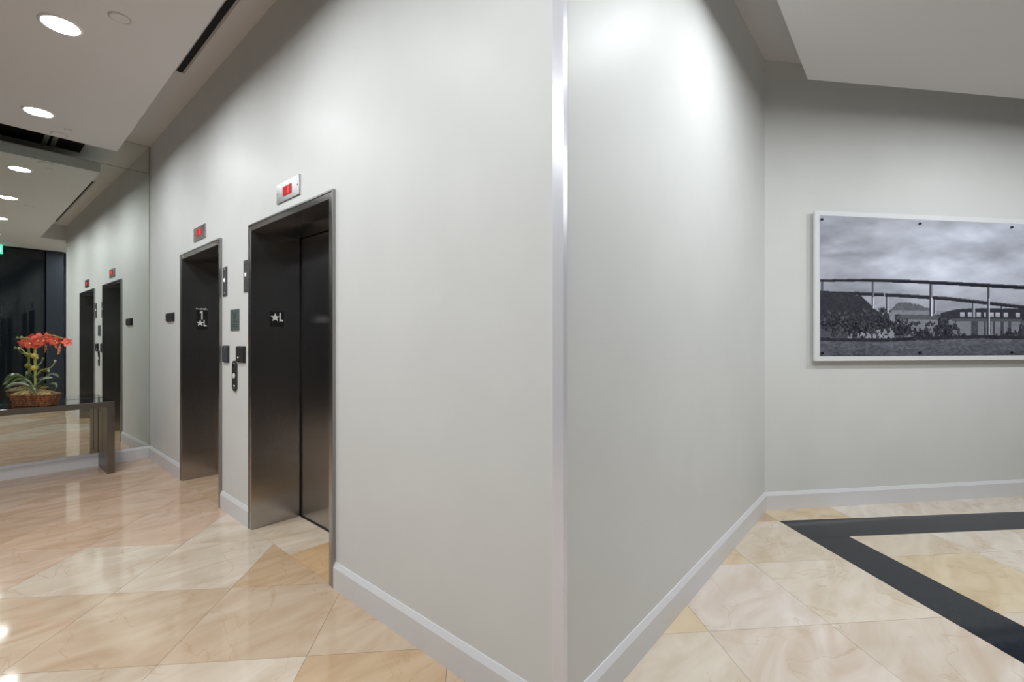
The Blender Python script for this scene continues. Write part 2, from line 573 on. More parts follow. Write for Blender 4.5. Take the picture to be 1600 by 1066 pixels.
# the two arms of the dark border
add_tile(SR - HT, SR, SC, SC + big, 'border_strip', material='granite')
add_tile(SR - HT - big, SR - HT, SC, SC + HT, 'border_strip', material='granite')
for i in range(0, 14):
    r1 = SR - HT if i == 0 else R0 + TS - (i - 1) * TS
    r0 = R0 + TS - i * TS
    for j in range(0, 12):
        c0 = SC + HT + j * TS
        col = rt.choice(PAL_P)
        if i == 1 and j == 0: col = (0.64, 0.54, 0.38)
        add_tile(r0, r1, c0, c0 + TS, color=col)
# tiles inside the lift openings, square to the wall
for d, cols in ((D1, [(0.72, 0.62, 0.50), (0.66, 0.45, 0.26)]), (D2, [(0.66, 0.50, 0.36), (0.62, 0.45, 0.30)])):
    y1 = d[1] - FL
    k = 0
    while y1 > d[0] + FL + 0.01:
        y0 = max(y1 - TS, d[0] + FL)
        qd = [Vector((WX + G, y0 + G, 0)), Vector((WX + DEPTH, y0 + G, 0)), Vector((WX + DEPTH, y1 - G, 0)), Vector((WX + G, y1 - G, 0))]
        add_tile(0, 0, 0, 0, color=cols[min(k, 1)], quad=qd)
        y1 -= TS; k += 1

# ------------------------------------------------------------------ baseboards
BT, BH = 0.016, 0.142
PROF = [(0, 0), (BT, 0), (BT, 0.116), (0.004, BH), (0, BH)]


def board(name, a, c, na, nc, label):
    struct(MB().sweep(PROF, a, c, na, nc), name, 'trim_paint', label, 'baseboard')


nx, ny = Vector((-1, 0, 0)), Vector((0, -1, 0))
board('baseboard_left', (WX, WY, 0), (WX, D1[0], 0), nx + ny, nx, 'white bevelled baseboard between corner guard and nearer lift')
board('baseboard_left', (WX, D1[1], 0), (WX, D2[0], 0), nx, nx, 'short white baseboard between the two lifts')
board('baseboard_left', (WX, D2[1], 0), (WX, ML, 0), nx, nx + MN, 'short white baseboard between farther lift and mirror')
kk = (ny + PN); kk = kk / (1 + ny.dot(PN))
board('baseboard_right', (WX, WY, 0), (CX, WY, 0), nx + ny, kk, 'white bevelled baseboard along the blank right wall')
board('baseboard_back', PC, PE, kk, PN, 'white bevelled baseboard under the bridge photograph')
board('baseboard_far', MP, ME, nx + MN, MN, 'white baseboard beneath the wall mirror')

# ------------------------------------------------------------------ corner guard
b = MB().prism([(WX - .004, WY - .004), (WX - .004, WY + .040), (WX, WY + .040), (WX, WY), (WX + .018, WY), (WX + .018, WY - .004)], 0.0, ZD)
o = struct(b, 'trim_1', 'guard_metal', 'pale metal corner guard running up the projecting wall corner', 'corner guard')

# ------------------------------------------------------------------ mirror
mz0, mz1 = BH + .001, ZU - .005
mt = 0.006
p0, p1 = MP - MD * 0.004, ME + MD * .1
mr_ = thing('wall_mirror', 'large tinted wall mirror filling the end wall above the baseboard', 'mirror', (p0 + p1) / 2 + UV * mz0)
mzj = 2.434 * H
for za, zb in ((mz0, mzj - .003), (mzj + .003, mz1)):
    MB().prism([p0[:2], p1[:2], (p1 + MN * mt)[:2], (p0 + MN * mt)[:2]], za, zb).build('mirror_glass', 'mirror', mr_)
MB().prism([p0[:2], p1[:2], (p1 + MN * .002)[:2], (p0 + MN * .002)[:2]], mzj - .003, mzj + .003).build('joint', 'slot_frame', mr_)
MB().prism([(p0 + MN * mt)[:2], (p0 - MD * .006 + MN * mt)[:2], (p0 - MD * .006 + MN * (mt + .002))[:2], (p0 + MN * (mt + .002))[:2]], mz0, mz1).build('edge_trim', 'slot_frame', mr_)

# ------------------------------------------------------------------ lifts
def lift(d, label):
    y0, y1 = d
    t = thing('elevator_entrance', label, 'elevator', (WX, (y0 + y1) / 2, 0), 'lift entrances')
    pr = 0.014
    for a, c in ((y0, y0 + FL), (y1 - FL, y1)):
        MB().box(WX - pr, WX + DEPTH - .012, a, c, 0, ZT).build('frame_jamb', 'stainless', t, bevel=.002)
    MB().box(WX - pr, WX + DEPTH - .012, y0 + FL, y1 - FL, ZT - FL, ZT).build('frame_header', 'stainless', t, bevel=.002)
    # bright edging round the frame face
    for a, c in ((y0 - .004, y0 + .006), (y1 - .006, y1 + .004)):
        MB().box(WX - pr - .004, WX, a, c, 0, ZT + .004).build('frame_edging', 'chrome', t)
    MB().box(WX - pr - .004, WX, y0 + .006, y1 - .006, ZT - .006, ZT + .004).build('frame_edging', 'chrome', t)
    ym = (y0 + y1) / 2
    for a, c in ((y0 + FL - .03, ym - .002), (ym + .002, y1 - FL + .03)):
        MB().box(WX + DEPTH, WX + DEPTH + .035, a, c, .008, ZT - FL + .03).build('door_panel', 'stainless', t, bevel=.002)
    MB().box(WX + DEPTH - .01, WX + DEPTH + .05, y0 + FL, y1 - FL, -.002, .005).build('door_sill', 'reader_black', t)
    MB().box(WX + DEPTH + .04, WX + DEPTH + .05, y0, y1, 0, ZT).build('shaft_screen', 'shaft_black', t)
    return t


lift(D1, 'brushed steel lift entrance nearer the corner guard, doors shut in deep frame')
lift(D2, 'brushed steel lift entrance nearer the mirror, doors shut in deep frame')

# jamb signs
def star(r, cx, cy, rin=0.42):
    return [(cx + (r if i % 2 == 0 else r * rin) * math.sin(math.pi * i / 5), cy + (r if i % 2 == 0 else r * rin) * math.cos(math.pi * i / 5)) for i in range(10)]


LET_L = [(0, 0), (.62, 0), (.62, .2), (.22, .2), (.22, 1), (0, 1)]
LET_1 = [(.28, 0), (.52, 0), (.52, 1), (.32, 1), (.02, .86), (.02, .68), (.28, .78)]


def glyph(pts, s, ox, oy, sx=None): return [(ox + p[0] * (sx or s), oy + p[1] * s) for p in pts]


ex, ez, en = Vector((1, 0, 0)), Vector((0, 0, 1)), Vector((0, -1, 0))
yj = D1[1] - FL
a = hy(422, 511.5, yj); c = hy(443.8, 488.4, yj)
wd, ht = c.x - a.x, c.z - a.z
t = thing('jamb_sign', 'small square black sign with white star and letter L on nearer lift jamb', 'sign', a)
MB().sheet([(0, 0), (wd, 0), (wd, ht), (0, ht)], a, ex, ez, en, .002).build('plate', 'black_plate', t)
fo = a + en * .002
MB().sheet(star(ht * .30, wd * .35, ht * .60), fo, ex, ez, en, .0015).build('star', 'white_mark', t)
MB().sheet(glyph(LET_L, ht * .56, wd * .66, ht * .36, wd * .42), fo, ex, ez, en, .0015).build('letter', 'white_mark', t)
yj = D2[1] - FL
a = hy(306.8, 516, yj); c = hy(324, 487, yj)
wd, ht = c.x - a.x, c.z - a.z
t = thing('jamb_sign', 'tall black sign with white numeral 1, star and L on farther lift jamb', 'sign', a)
MB().sheet([(0, 0), (wd, 0), (wd, ht * 1.0), (0, ht * 1.0)], a, ex, ez, en, .002).build('plate', 'black_plate', t)
fo = a + en * .002
MB().sheet(star(ht * .185, wd * .34, ht * .34), fo, ex, ez, en, .0015).build('star', 'white_mark', t)
MB().sheet(glyph(LET_L, ht * .35, wd * .64, ht * .17, wd * .46), fo, ex, ez, en, .0015).build('letter', 'white_mark', t)
MB().sheet(glyph(LET_1, ht * .45, wd * .30, ht * .54, wd * .5), fo, ex, ez, en, .0015).build('numeral', 'white_mark', t)
# a scrawled line of small white writing above the numeral, too small to read
b = MB()
rs = random.Random(5)
x = 0.0
while x < .97:                             # a run of small hand-cut strokes
    z0, z1 = ht * (1.055 + rs.uniform(0, .02)), ht * (1.10 + rs.uniform(0, .05))
    b.tube([a + en * .003 + ex * wd * x + ez * z0, a + en * .003 + ex * wd * (x + rs.uniform(-.02, .04)) + ez * z1], .0026, 5)
    if rs.random() < .6:
        b.tube([a + en * .003 + ex * wd * x + ez * (z0 + z1) / 2, a + en * .003 + ex * wd * (x + .06) + ez * z0], .0024, 5)
    x += rs.uniform(.05, .09)
b.build('lettering', 'white_mark', t)

# ------------------------------------------------------------------ small things on the lift wall
wy, wz, wn = Vector((0, -1, 0)), Vector((0, 0, 1)), Vector((-1, 0, 0))   # on the wall, right in the photo is -y


def wrect(px0, px1, pt, pb):
    p = hx(px0, pb, WX); q = hx(px0, pt, WX); r = hx(px1, pb, WX)
    return p, (p.y - r.y), (q.z - p.z)


def indicator(rect, disp, label):
    p, wd, ht = wrect(*rect)
    t = thing('floor_indicator', label, 'indicator', p, 'floor indicators')
    MB().sheet([(0, 0), (wd, 0), (wd, ht), (0, ht)], p, wy, wz, wn, .008).build('plate', 'chrome', t, bevel=.001)
    p2, w2, h2 = wrect(*disp)
    dsp = MB().sheet([(0, 0), (w2, 0), (w2, h2), (0, h2)], p2 + wn * .008, wy, wz, wn, .002).build('display', 'display_red', t)
    MB().sheet(glyph([(.5, .12), (.72, .12), (.72, .9), (.5, .9)], 1, 0, 0) and [(w2 * u, h2 * v) for u, v in ((.56, .14), (.76, .14), (.76, .88), (.56, .88))],
               p2 + wn * .010, wy, wz, wn, .001).build('digit', 'digit_red', dsp)
    for fx in (.06, .94):
        MB().lathe([(0, .0025), (.004, .002), (.0045, 0)], p + wn * .008 + wy * wd * fx + wz * ht * .5, 10, wn).build('screw', 'bolt', t)
    return t


indicator((434, 469.5, 291.5, 321), (444, 457.4, 294.5, 309), 'steel floor indicator plate with red digit over the nearer lift')
indicator((304, 321.6, 359.5, 379.8), (309, 316.8, 361, 371.5), 'steel floor indicator plate with red digit over the farther lift')


def lantern(rect, label):
    p, wd, ht = wrect(*rect)
    t = thing('hall_lantern', label, 'hall lantern', p, 'hall lanterns')
    MB().sheet([(0, 0), (wd, 0), (wd, ht), (0, ht)], p, wy, wz, wn, .006).build('plate', 'lantern_dark', t, bevel=.001)
    for f, r in ((.92, .16), (.55, .26), (.10, .16)):
        MB().lathe([(0, .004), (wd * .24 * r / .4, .003), (wd * .26 * r / .4, 0)], p + wn * .006 + wy * wd * .45 + wz * ht * f, 12, wn).build(
            'lamp' if r > .2 else 'screw', 'lens_dim' if r > .2 else 'chrome', t)


lantern((349, 355.4, 419.5, 464.5), 'narrow dark hall lantern strip beside the farther lift frame')
lantern((381.8, 388.6, 409, 458), 'narrow dark hall lantern strip beside the nearer lift frame')

p, wd, ht = wrect(361, 374.2, 485.5, 518)
t = thing('fire_notice', 'slate green engraved notice plate between the two lifts', 'sign', p)
MB().sheet([(0, 0), (wd, 0), (wd, ht), (0, ht)], p, wy, wz, wn, .005).build('plate', 'notice_slate', t)
for pts in ([(.42, .58), (.58, .58), (.58, .70), (.42, .70)], [(.25, .88), (.33, .90), (.52, .70), (.46, .68)], [(.75, .88), (.67, .90), (.48, .70), (.54, .68)],
            [(.46, .44), (.54, .44), (.54, .58), (.46, .58)], [(.12, .40), (.88, .40), (.88, .43), (.12, .43)], [(.2, .28), (.8, .28), (.8, .31), (.2, .31)],
            [(.2, .18), (.8, .18), (.8, .21), (.2, .21)]):
    MB().sheet([(u * wd, v * ht) for u, v in pts], p + wn * .005, wy, wz, wn, .001).build('engraving', 'notice_etch', t)


def reader(rect, material, label, depth, lens=None, cat='card reader'):
    p, wd, ht = wrect(*rect)
    t = thing('card_reader', label, cat, p)
    MB().sheet([(0, 0), (wd, 0), (wd, ht), (0, ht)], p, wy, wz, wn, depth * .45).build('back_plate', material, t)
    MB().sheet([(wd * .06, ht * .05), (wd * .94, ht * .05), (wd * .94, ht * .95), (wd * .06, ht * .95)], p + wn * depth * .45, wy, wz, wn, depth * .55).build('cover', material, t, bevel=.004)
    if lens:
        MB().lathe([(0, .003), (.006, .002), (.007, 0)], p + wn * depth + wy * wd * lens[0] + wz * ht * lens[1], 12, wn).build('indicator_light', 'lens_dim' if len(lens) < 3 else lens[2], t)
    return t


reader((349.5, 358.6, 541, 567), 'reader_slate', 'slate grey card reader box beside the farther lift frame', .016, (.5, .85, 'bolt'))
reader((371.4, 384.2, 542, 567), 'reader_black', 'black card reader box right above and beside the call buttons', .018, (.35, .3))
reader((261.5, 272.8, 491, 504), 'reader_black', 'small black wall box between the mirror and the farther lift', .02, (.5, .5, 'bolt'))

p, wd, ht = wrect(365, 371.2, 564.5, 611.5)
t = thing('call_station', 'narrow black lift call plate with round pale buttons', 'call button', p)
rp = [(0, wd * .3), (wd * .3, 0), (wd * .7, 0), (wd, wd * .3), (wd, ht - wd * .3), (wd * .7, ht), (wd * .3, ht), (0, ht - wd * .3)]
MB().sheet(rp, p, wy, wz, wn, .012).build('plate', 'reader_black', t)
for f, mt_, r in ((.86, 'bolt', .22), (.50, 'button', .26), (.14, 'chrome', .20)):
    MB().lathe([(0, .006), (wd * r * .85, .005), (wd * r, 0)], p + wn * .012 + wy * wd * .5 + wz * ht * f, 14, wn).build('button' if mt_ != 'bolt' else 'key_switch', mt_, t)

# ------------------------------------------------------------------ ceiling fittings
def downlight(x, y, label, r=.088, lens='lens'):
    t = thing('recessed_downlight', label, 'ceiling light', (x, y, ZD), 'round ceiling downlights')
    MB().lathe([(r + .018, 0), (r + .016, -.004), (r + .004, -.007), (r, -.005), (r, -.001)], (x, y, ZD), 40).build('trim_ring', 'trim_ring', t, smooth=True)
    MB().lathe([(0, -.003), (r, -.003)], (x, y, ZD), 40).build('lens', lens, t, recalc=False)


l1, l2 = hz(95, 40, ZD), hz(60, 176, ZD)
dl = l1 - l2
for k in range(4):
    p = l2 + dl * k
    downlight(p.x, p.y, ['round lit downlight nearest the mirror on the lobby ceiling',
                         'round lit downlight level with the gap between the lifts',
                         'round lit downlight level with the nearer lift, between corner and lifts',
                         'round lit downlight beside the corner guard, last of the lobby row'][k], lens='lens_soft')
for x, y, lb in ((l1.x - 1.35, l1.y, 'round downlight of an added, unseen outer lobby row opposite the lifts'),  # unseen outer row, added to wash the lift wall more evenly
                 (l1.x - 1.35, l1.y + dl.y, 'round downlight of an added, unseen outer lobby row short of the lifts'),
                 (l1.x - 1.35, l1.y + 2 * dl.y, 'round downlight of an added, unseen outer lobby row by the glass front'),
                 (1.93 * H, 0.14 * H, 'round lit downlight close to the blank right wall'),
                 (1.28 * H, -0.22 * H, 'added unseen round downlight off the projecting wall corner'),  # unseen lamp added to brighten the walls near the corner
                 (3.25 * H, -0.95 * H, 'round lit downlight in front of the bridge photograph'),
                 (2.35 * H, -1.0 * H, 'round lit downlight in the middle of the bordered floor'),
                 (4.1 * H, -1.75 * H, 'round lit downlight past the end of the bridge photograph')):
    downlight(x, y, lb, lens='lens_strong' if x > 3 * H or x < 0 else 'lens_soft' if y > 0 else 'lens')


def cover(px, py, r, label, name='sprinkler_cover'):
    p = hz(px, py, ZD)
    t = thing(name, label, 'ceiling disc', p)
    MB().lathe([(0, -.006), (r * .9, -.006), (r, -.002), (r, 0)], p, 32).build('plate', 'ceiling_paint', t)
    MB().lathe([(r, -.0005), (r + .006, -.0015), (r + .007, 0)], p, 32).build('gap_ring', 'slot_frame', t)


cover(187, 29, .05, 'flush round sprinkler cover between the lobby downlights')
cover(92, 211, .055, 'flush round speaker disc near the mirror edge of the ceiling')
cover(106, 204, .022, 'tiny round sensor beside the flush speaker disc', 'ceiling_sensor')

# linear slot diffuser in the cove above the lifts
e = hz(281, 113, ZU)
f = hz(374, 0, ZU)
sx = (e.x + f.x) / 2 - .012
t = thing('slot_diffuser', 'long black linear air slot in the cove above the lifts', 'air vent', (sx, e.y, ZU))
MB().box(sx - .028, sx + .012, 1.2, e.y, ZU - .004, ZU).build('slot', 'slot_black', t)
MB().box(sx + .012, sx + .030, 1.2, e.y, ZU - .008, ZU).build('frame_rail', 'slot_frame', t)

# dark return-air slot in the cove in front of the mirror
p_, r_ = mirror_ray(119, 243)
gx = hit(0, 0, (0, 0, ZU), (0, 0, 1), p_, r_).x
gm = lambda x, off: (MP - MD * ((WX - x) / MD.x) + MN * off)
g0, g1, g2, g3 = gm(gx, .02), gm(XL + .1, .02), gm(XL + .1, .85), gm(gx, .85)
t = thing('return_air_slot', 'wide black return-air opening in the cove before the mirror', 'air vent', (g0 + g2) / 2 + UV * ZU)
MB().prism([g0[:2], g1[:2], g2[:2], g3[:2]], ZU - .004, ZU).build('opening', 'slot_black', t)
for px in (62, 76):
    p_, r_ = mirror_ray(px, 232)
    bx = hit(0, 0, (0, 0, ZU), (0, 0, 1), p_, r_).x
    MB().prism([gm(bx - .02, .03)[:2], gm(bx + .02, .03)[:2], gm(bx + .02, .84)[:2], gm(bx - .02, .84)[:2]], ZU - .02, ZU - .004).build('strap', 'slot_frame', t)

# exit sign near the glass front, its lit face toward the mirror
ey = YF + .12
p_, r_ = mirror_ray(4.5, 398)
e0 = hit(0, 0, (0, ey, 0), (0, 1, 0), p_, r_)
p_, r_ = mirror_ray(4.5, 384)
eh = hit(0, 0, (0, ey, 0), (0, 1, 0), p_, r_).z - e0.z
ew = eh * 1.65
en_, eu = Vector((0, 1, 0)), Vector((-1, 0, 0))       # seen from the mirror, right is -x
eo = e0 + Vector((0, 0, 0))
t = thing('exit_sign', 'green lit exit sign hung under the ceiling, reflected in the mirror', 'exit sign', eo)
MB().sheet([(0, 0), (ew, 0), (ew, eh), (0, eh)], eo - en_ * .03, eu, UV, en_, .03).build('housing', 'exit_green', t, bevel=.004)
LT = {'E': [[(0, 0), (.6, 0), (.6, .18), (.2, .18), (.2, .41), (.5, .41), (.5, .59), (.2, .59), (.2, .82), (.6, .82), (.6, 1), (0, 1)]],
      'X': [[(0, 0), (.2, 0), (.34, .34), (.48, 0), (.68, 0), (.44, .5), (.68, 1), (.48, 1), (.34, .66), (.2, 1), (0, 1), (.24, .5)]],
      'I': [[(0, 0), (.2, 0), (.2, 1), (0, 1)]],
      'T': [[(.22, 0), (.42, 0), (.42, .82), (.64, .82), (.64, 1), (0, 1), (0, .82), (.22, .82)]]}
ox = ew * .1
for ch, adv in (('E', .72), ('X', .80), ('I', .32), ('T', .7)):
    s_ = eh * .58
    MB().sheet(glyph(LT[ch][0], s_, ox, eh * .2), eo, eu, UV, en_, .002).build('letter', 'exit_white', t)
    ox += adv * s_ * .95
MB().tube([eo + eu * ew * .5 + UV * eh - en_ * .015, Vector((eo.x - ew * .5, ey - .015, ZD))], .008, 8).build('hanger', 'dark_panel', t)
MB().lathe([(0, -.03), (.03, -.022), (.042, 0), (.03, .02), (0, .025)], eo + eu * .04 + UV * (eh + .045) - en_ * .015, 16, en_).build('lamp_head', 'exit_lamp', t, smooth=True)

# ------------------------------------------------------------------ console table
tf = hz(167.5, 742, 0)                      # front foot, inner edge of the end panel
TZ = 0.745
dm = abs((Vector((tf.x, tf.y, 0)) - MP).dot(MN)) - 0.022
tx0 = tf.x
t = thing('console_table', 'bronze mirrored waterfall console table against the wall mirror', 'table', (tx0 - .6, tf.y + dm / 2, 0))
pth = 0.06
LEN = 1.55
def TP(u, v): return Vector((tf.x, tf.y, 0)) + MD * u - MN * v      # u to the right along the mirror, v toward it


def tbox(u0, u1, v0, v1, z0, z1): return MB().prism([TP(u0, v0)[:2], TP(u1, v0)[:2], TP(u1, v1)[:2], TP(u0, v1)[:2]], z0, z1)


tbox(-LEN, pth, 0, dm, TZ - .058, TZ).build('top', 'table_top', t, bevel=.002)
for u in (0, -LEN):
    pn = tbox(u, u + pth, 0, dm, 0, TZ - .059).build('end_panel', 'bronze_metal', t, bevel=.002)
    s0 = u - .002 if u == 0 else u + pth
    for (va, vb, za, zb) in ((.03, dm - .03, TZ - .125, TZ - .119), (.03, dm - .03, .12, .126), (dm * .5 - .003, dm * .5 + .003, .126, TZ - .125)):
        tbox(s0, s0 + .002, va, vb, za, zb).build('inlay', 'bronze_light', pn)
    tbox(u + .0, u + pth, -.0015, 0, 0.005, TZ - .06).build('edge_strip', 'bronze_light', pn)
tbox(-LEN, pth, -.0015, 0, TZ - .056, TZ - .002).build('edge_strip', 'bronze_light', t)

# ------------------------------------------------------------------ orchid in a basket
ob = hit(44, 636.5, (0, 0, TZ), (0, 0, 1))
rot = math.atan2(RV.y, RV.x)
oc = ob + FV * .07
t = thing('potted_orchid', 'red orchid in a long brown woven basket on the console table', 'orchid', (oc.x, oc.y, TZ), rotz=rot)
sc_ = (oc - EYE).dot(FV) / FPX             # metres per photo pixel at the plant
def P(px, py, w=0.0): return Vector(((px - 44) * sc_, w, (636.5 - py) * sc_))   # local: x right, y away, z up


bw, bd = 29 * sc_, .085
for k in range(6):
    z = .0125 + k * .0185; s_ = .86 + .05 * k / 5 * 3
    b = MB()
    pts = []
    for i in range(40):
        a = 2 * math.pi * i / 40
        cx_, sy_ = math.cos(a), math.sin(a)
        pts.append(Vector((bw * s_ * math.copysign(abs(cx_) ** .35, cx_) + 0, bd * s_ * math.copysign(abs(sy_) ** .35, sy_), z + .003 * math.sin(i * math.pi))))
    pts.append(pts[0].copy()); pts.append(pts[1].copy())
    b.tube(pts, .0115, 6)
    b.build('weave_band', 'basket', t, org='local', smooth=True)
b = MB().prism([(-bw * .86, -bd * .86), (bw * .86, -bd * .86), (bw * .86, bd * .86), (-bw * .86, bd * .86)], 0.002, .10)
b.build('basket_lining', 'basket', t, org='local')
# moss mound
b = MB(); nx_, ny_ = 26, 12
rs = random.Random(3)
for i in range(nx_ + 1):
    for j in range(ny_ + 1):
        u, v = i / nx_ * 2 - 1, j / ny_ * 2 - 1
        hgt = .098 + .045 * (1 - u * u) * (1 - v * v) + rs.uniform(0, .026)
        b.v.append(Vector((u * bw * 1.02, v * bd * 1.0, hgt)))
for i in range(nx_):
    for j in range(ny_):
        q = i * (ny_ + 1) + j
        b.f.append((q, q + ny_ + 1, q + ny_ + 2, q + 1))
b.build('moss', 'moss', t, org='local', smooth=True)


def leaf(pts, width, mt_='leaf', tw=0.0):
    b = MB(); n = 14
    pts = [Vector(p) for p in pts]
    def bez(s_):
        q = list(pts)
        while len(q) > 1: q = [q[i].lerp(q[i + 1], s_) for i in range(len(q) - 1)]
        return q[0]
    for i in range(n + 1):
        s_ = i / n; c_ = bez(s_); tn = (bez(min(s_ + .02, 1)) - bez(max(s_ - .02, 0))).normalized()
        side = tn.cross(Vector((0, math.sin(tw), math.cos(tw)))).normalized() if abs(tn.z) < .98 else Vector((0, 1, 0))
        up = side.cross(tn).normalized()
        wd_ = 1.3 * width * (math.sin(math.pi * min(.06 + s_ * .94, .999)) ** .7)
        b.v += [c_ - side * wd_ + up * wd_ * .25, c_, c_ + side * wd_ + up * wd_ * .25, c_ - up * .003]
    for i in range(n):
        q = i * 4
        for x0, x1 in ((0, 1), (1, 2), (2, 3), (3, 0)):
            b.f.append((q + x0, q + x1, q + 4 + x1, q + 4 + x0))
    b.build('leaf', mt_, t, org='local', smooth=True)


root = P(43, 612)
leaf([root, P(30, 588, .02), P(12, 585, -.02), P(5, 604, -.04)], .020, 'leaf', .5)
leaf([root, P(34, 592, -.02), P(18, 586, -.04), P(8, 618, -.06)], .016, 'leaf', .9)
leaf([root, P(32, 600, -.04), P(22, 600, -.07), P(11, 608, -.08)], .022, 'leaf_pale', .7)
leaf([root, P(38, 590, .05), P(24, 580, .08), P(14, 600, .10)], .018, 'leaf', .6)
leaf([root, P(52, 596, -.02), P(62, 592, -.03), P(77, 593, -.04)], .022, 'leaf_pale', -.6)
leaf([root, P(55, 585, .03), P(70, 584, .04), P(72, 594, .05)], .018, 'leaf', -.5)
leaf([root, P(66, 596, .0), P(90, 600, -.01), P(74, 616, -.03)], .011, 'leaf', -.9)
leaf([root, P(46, 600, -.06), P(54, 602, -.09), P(62, 616, -.10)], .018, 'leaf', -.2)
# stems and stakes
def sm(pts, n=16):
    pts = [Vector(p) for p in pts]
    out = []
    for k in range(n + 1):
        q = list(pts)
        while len(q) > 1: q = [q[i].lerp(q[i + 1], k / n) for i in range(len(q) - 1)]
        out.append(q[0])
    return out


for pts, r in (([P(44, 612), P(43, 575), P(44, 540)], .0075), ([P(41, 612, .01), P(40, 580, .01), P(40, 546, .01)], .006),
               ([P(44, 550), P(46, 520), P(66, 524), P(90, 532, -.02)], .005), ([P(44, 592), P(56, 570, -.02), P(70, 588, -.02), P(79, 567, -.03)], .005),
               ([P(41, 556), P(28, 560, -.01), P(27, 548, -.01), P(23, 547, -.02)], .005), ([P(46, 590), P(52, 578), P(60, 580), P(69, 582, -.02)], .004),
               ([P(43, 545), P(40, 530), P(32, 530), P(24, 531, -.02)], .004)):
    MB().tube(sm(pts), r, 7).build('stem', 'stem', t, org='local', smooth=True)
for px, py, s_ in ((42, 559, 1.0), (41.5, 578, .95)):
    MB().lathe([(0, -.030), (.018, -.022), (.030 * s_, -.006), (.026 * s_, .010), (.012, .026), (0, .028)], P(px, py), 10).build('raffia_tie', 'tie', t, org='local', smooth=True)
for px, py in ((79, 567), (23, 547), (69, 582), (27, 530), (51, 562)):
    MB().lathe([(0, -.014), (.010, -.006), (.011, .004), (0, .016)], P(px, py, -.03), 8).build('bud', 'bud', t, org='local', smooth=True)


def flower(c_, r, mt_, seed):
    rs = random.Random(seed)
    b = MB()
    c_ = Vector(c_)
    tilt = Matrix.Rotation(rs.uniform(-.5, .5), 3, 'X') @ Matrix.Rotation(rs.uniform(-.7, .7), 3, 'Z') @ Matrix.Rotation(rs.uniform(0, 6.3), 3, 'Y')
    for k in range(5):
        a = 2 * math.pi * k / 5
        w_ = r * (.46 if k in (1, 4) else .34)
        d_ = Vector((math.sin(a), 0, math.cos(a))); s_ = Vector((math.cos(a), 0, -math.sin(a)))
        base = len(b.v)
        for i in range(6):
            f_ = i / 5; wd_ = w_ * math.sin(math.pi * (.1 + .85 * f_)) ** .8
            cen = d_ * r * f_ + Vector((0, -r * .35 * math.sin(f_ * 2.2) * .6, 0))
            for q in (-1, 0, 1): b.v.append(c_ + tilt @ (cen + s_ * wd_ * q + Vector((0, abs(q) * -r * .10, 0))))
        for i in range(5):
            for q in range(2):
                i0 = base + i * 3 + q
                b.f.append((i0, i0 + 1, i0 + 4, i0 + 3))
    fl = b.build('flower', mt_, t, org='local', smooth=True)
    MB().lathe([(0, -r * .34), (r * .16, -r * .26), (r * .2, -r * .06), (0, r * .05)], c_ + tilt @ Vector((0, -r * .1, 0)), 8, tilt @ Vector((0, 1, 0))).build('lip', 'petal_pale', fl, org='local', smooth=True)


for k, (px, py, w_, rr) in enumerate(((41, 539, -.03, .055), (46, 532, .02, .055), (53, 535, -.03, .052), (59, 531, .02, .055), (64, 536, -.03, .052),
                                      (71, 533, .02, .050), (80, 535, -.03, .050), (86, 539, -.04, .055), (93, 538, .0, .045), (49, 541, .0, .045))):
    flower(P(px, py, w_), rr, 'petal', k)
flower(P(88, 551, -.03), .044, 'petal_pale', 4)
flower(P(91, 546, -.05), .038, 'petal_pale', 7)

# ------------------------------------------------------------------ bridge photograph
off = 0.025; th = 0.022
p_off = PC + PN * off
fp = PC + PN * (off + th)
def hp(px, py): return hit(px, py, fp, PN)
a = hp(1273.5, 565.5); top = hp(1273.5, 329.5)
W_ = (hp(1565, 450) - hp(1421, 450)).length * 3 + (hp(1283, 450) - hp(1273.5, 450)).length * 2
ht = top.z - a.z
t = thing('bridge_photograph', 'large black and white bridge photograph on a white stand-off panel', 'picture', a - PN * th)
MB().sheet([(0, 0), (W_, 0), (W_, ht), (0, ht)], a - PN * th, PD, UV, PN, th).build('panel', 'panel_white', t, bevel=.003)
MB().sheet([(.06, .06), (W_ - .06, .06), (W_ - .06, ht - .06), (.06, ht - .06)], a - PN * (off + th), PD, UV, PN, off).build('batten_back', 'panel_white', t)
mg = (hp(1281, 450) - hp(1273.5, 450)).length
pw, ph = W_ - 2 * mg, ht - 2 * mg * .92
po = a + PD * mg + UV * mg * .92 + PN * .0015


def vnoise(x, y, seed):
    r = np.random.RandomState(seed); tab = r.rand(256, 256)
    xi, yi = np.floor(x).astype(int), np.floor(y).astype(int)
    fx, fy = x - xi, y - yi
    fx = fx * fx * (3 - 2 * fx); fy = fy * fy * (3 - 2 * fy)
    g = lambda i, j: tab[(xi + i) % 256, (yi + j) % 256]
    return (g(0, 0) * (1 - fx) + g(1, 0) * fx) * (1 - fy) + (g(0, 1) * (1 - fx) + g(1, 1) * fx) * fy


def fbm(x, y, seed, o=4):
    s_, a_, t_ = 0, .5, 0
    for k in range(o):
        s_ = s_ + a_ * vnoise(x * 2 ** k, y * 2 ** k, seed + k); t_ += a_; a_ *= .55
    return s_ / t_


NU, NV = 760, 300
uu, vv = np.meshgrid(np.linspace(0, pw, NU + 1), np.linspace(0, ph, NV + 1), indexing='ij')
pts = np.array(po)[None, None, :] + uu[..., None] * np.array(PD) + vv[..., None] * np.array((0, 0, 1.0))
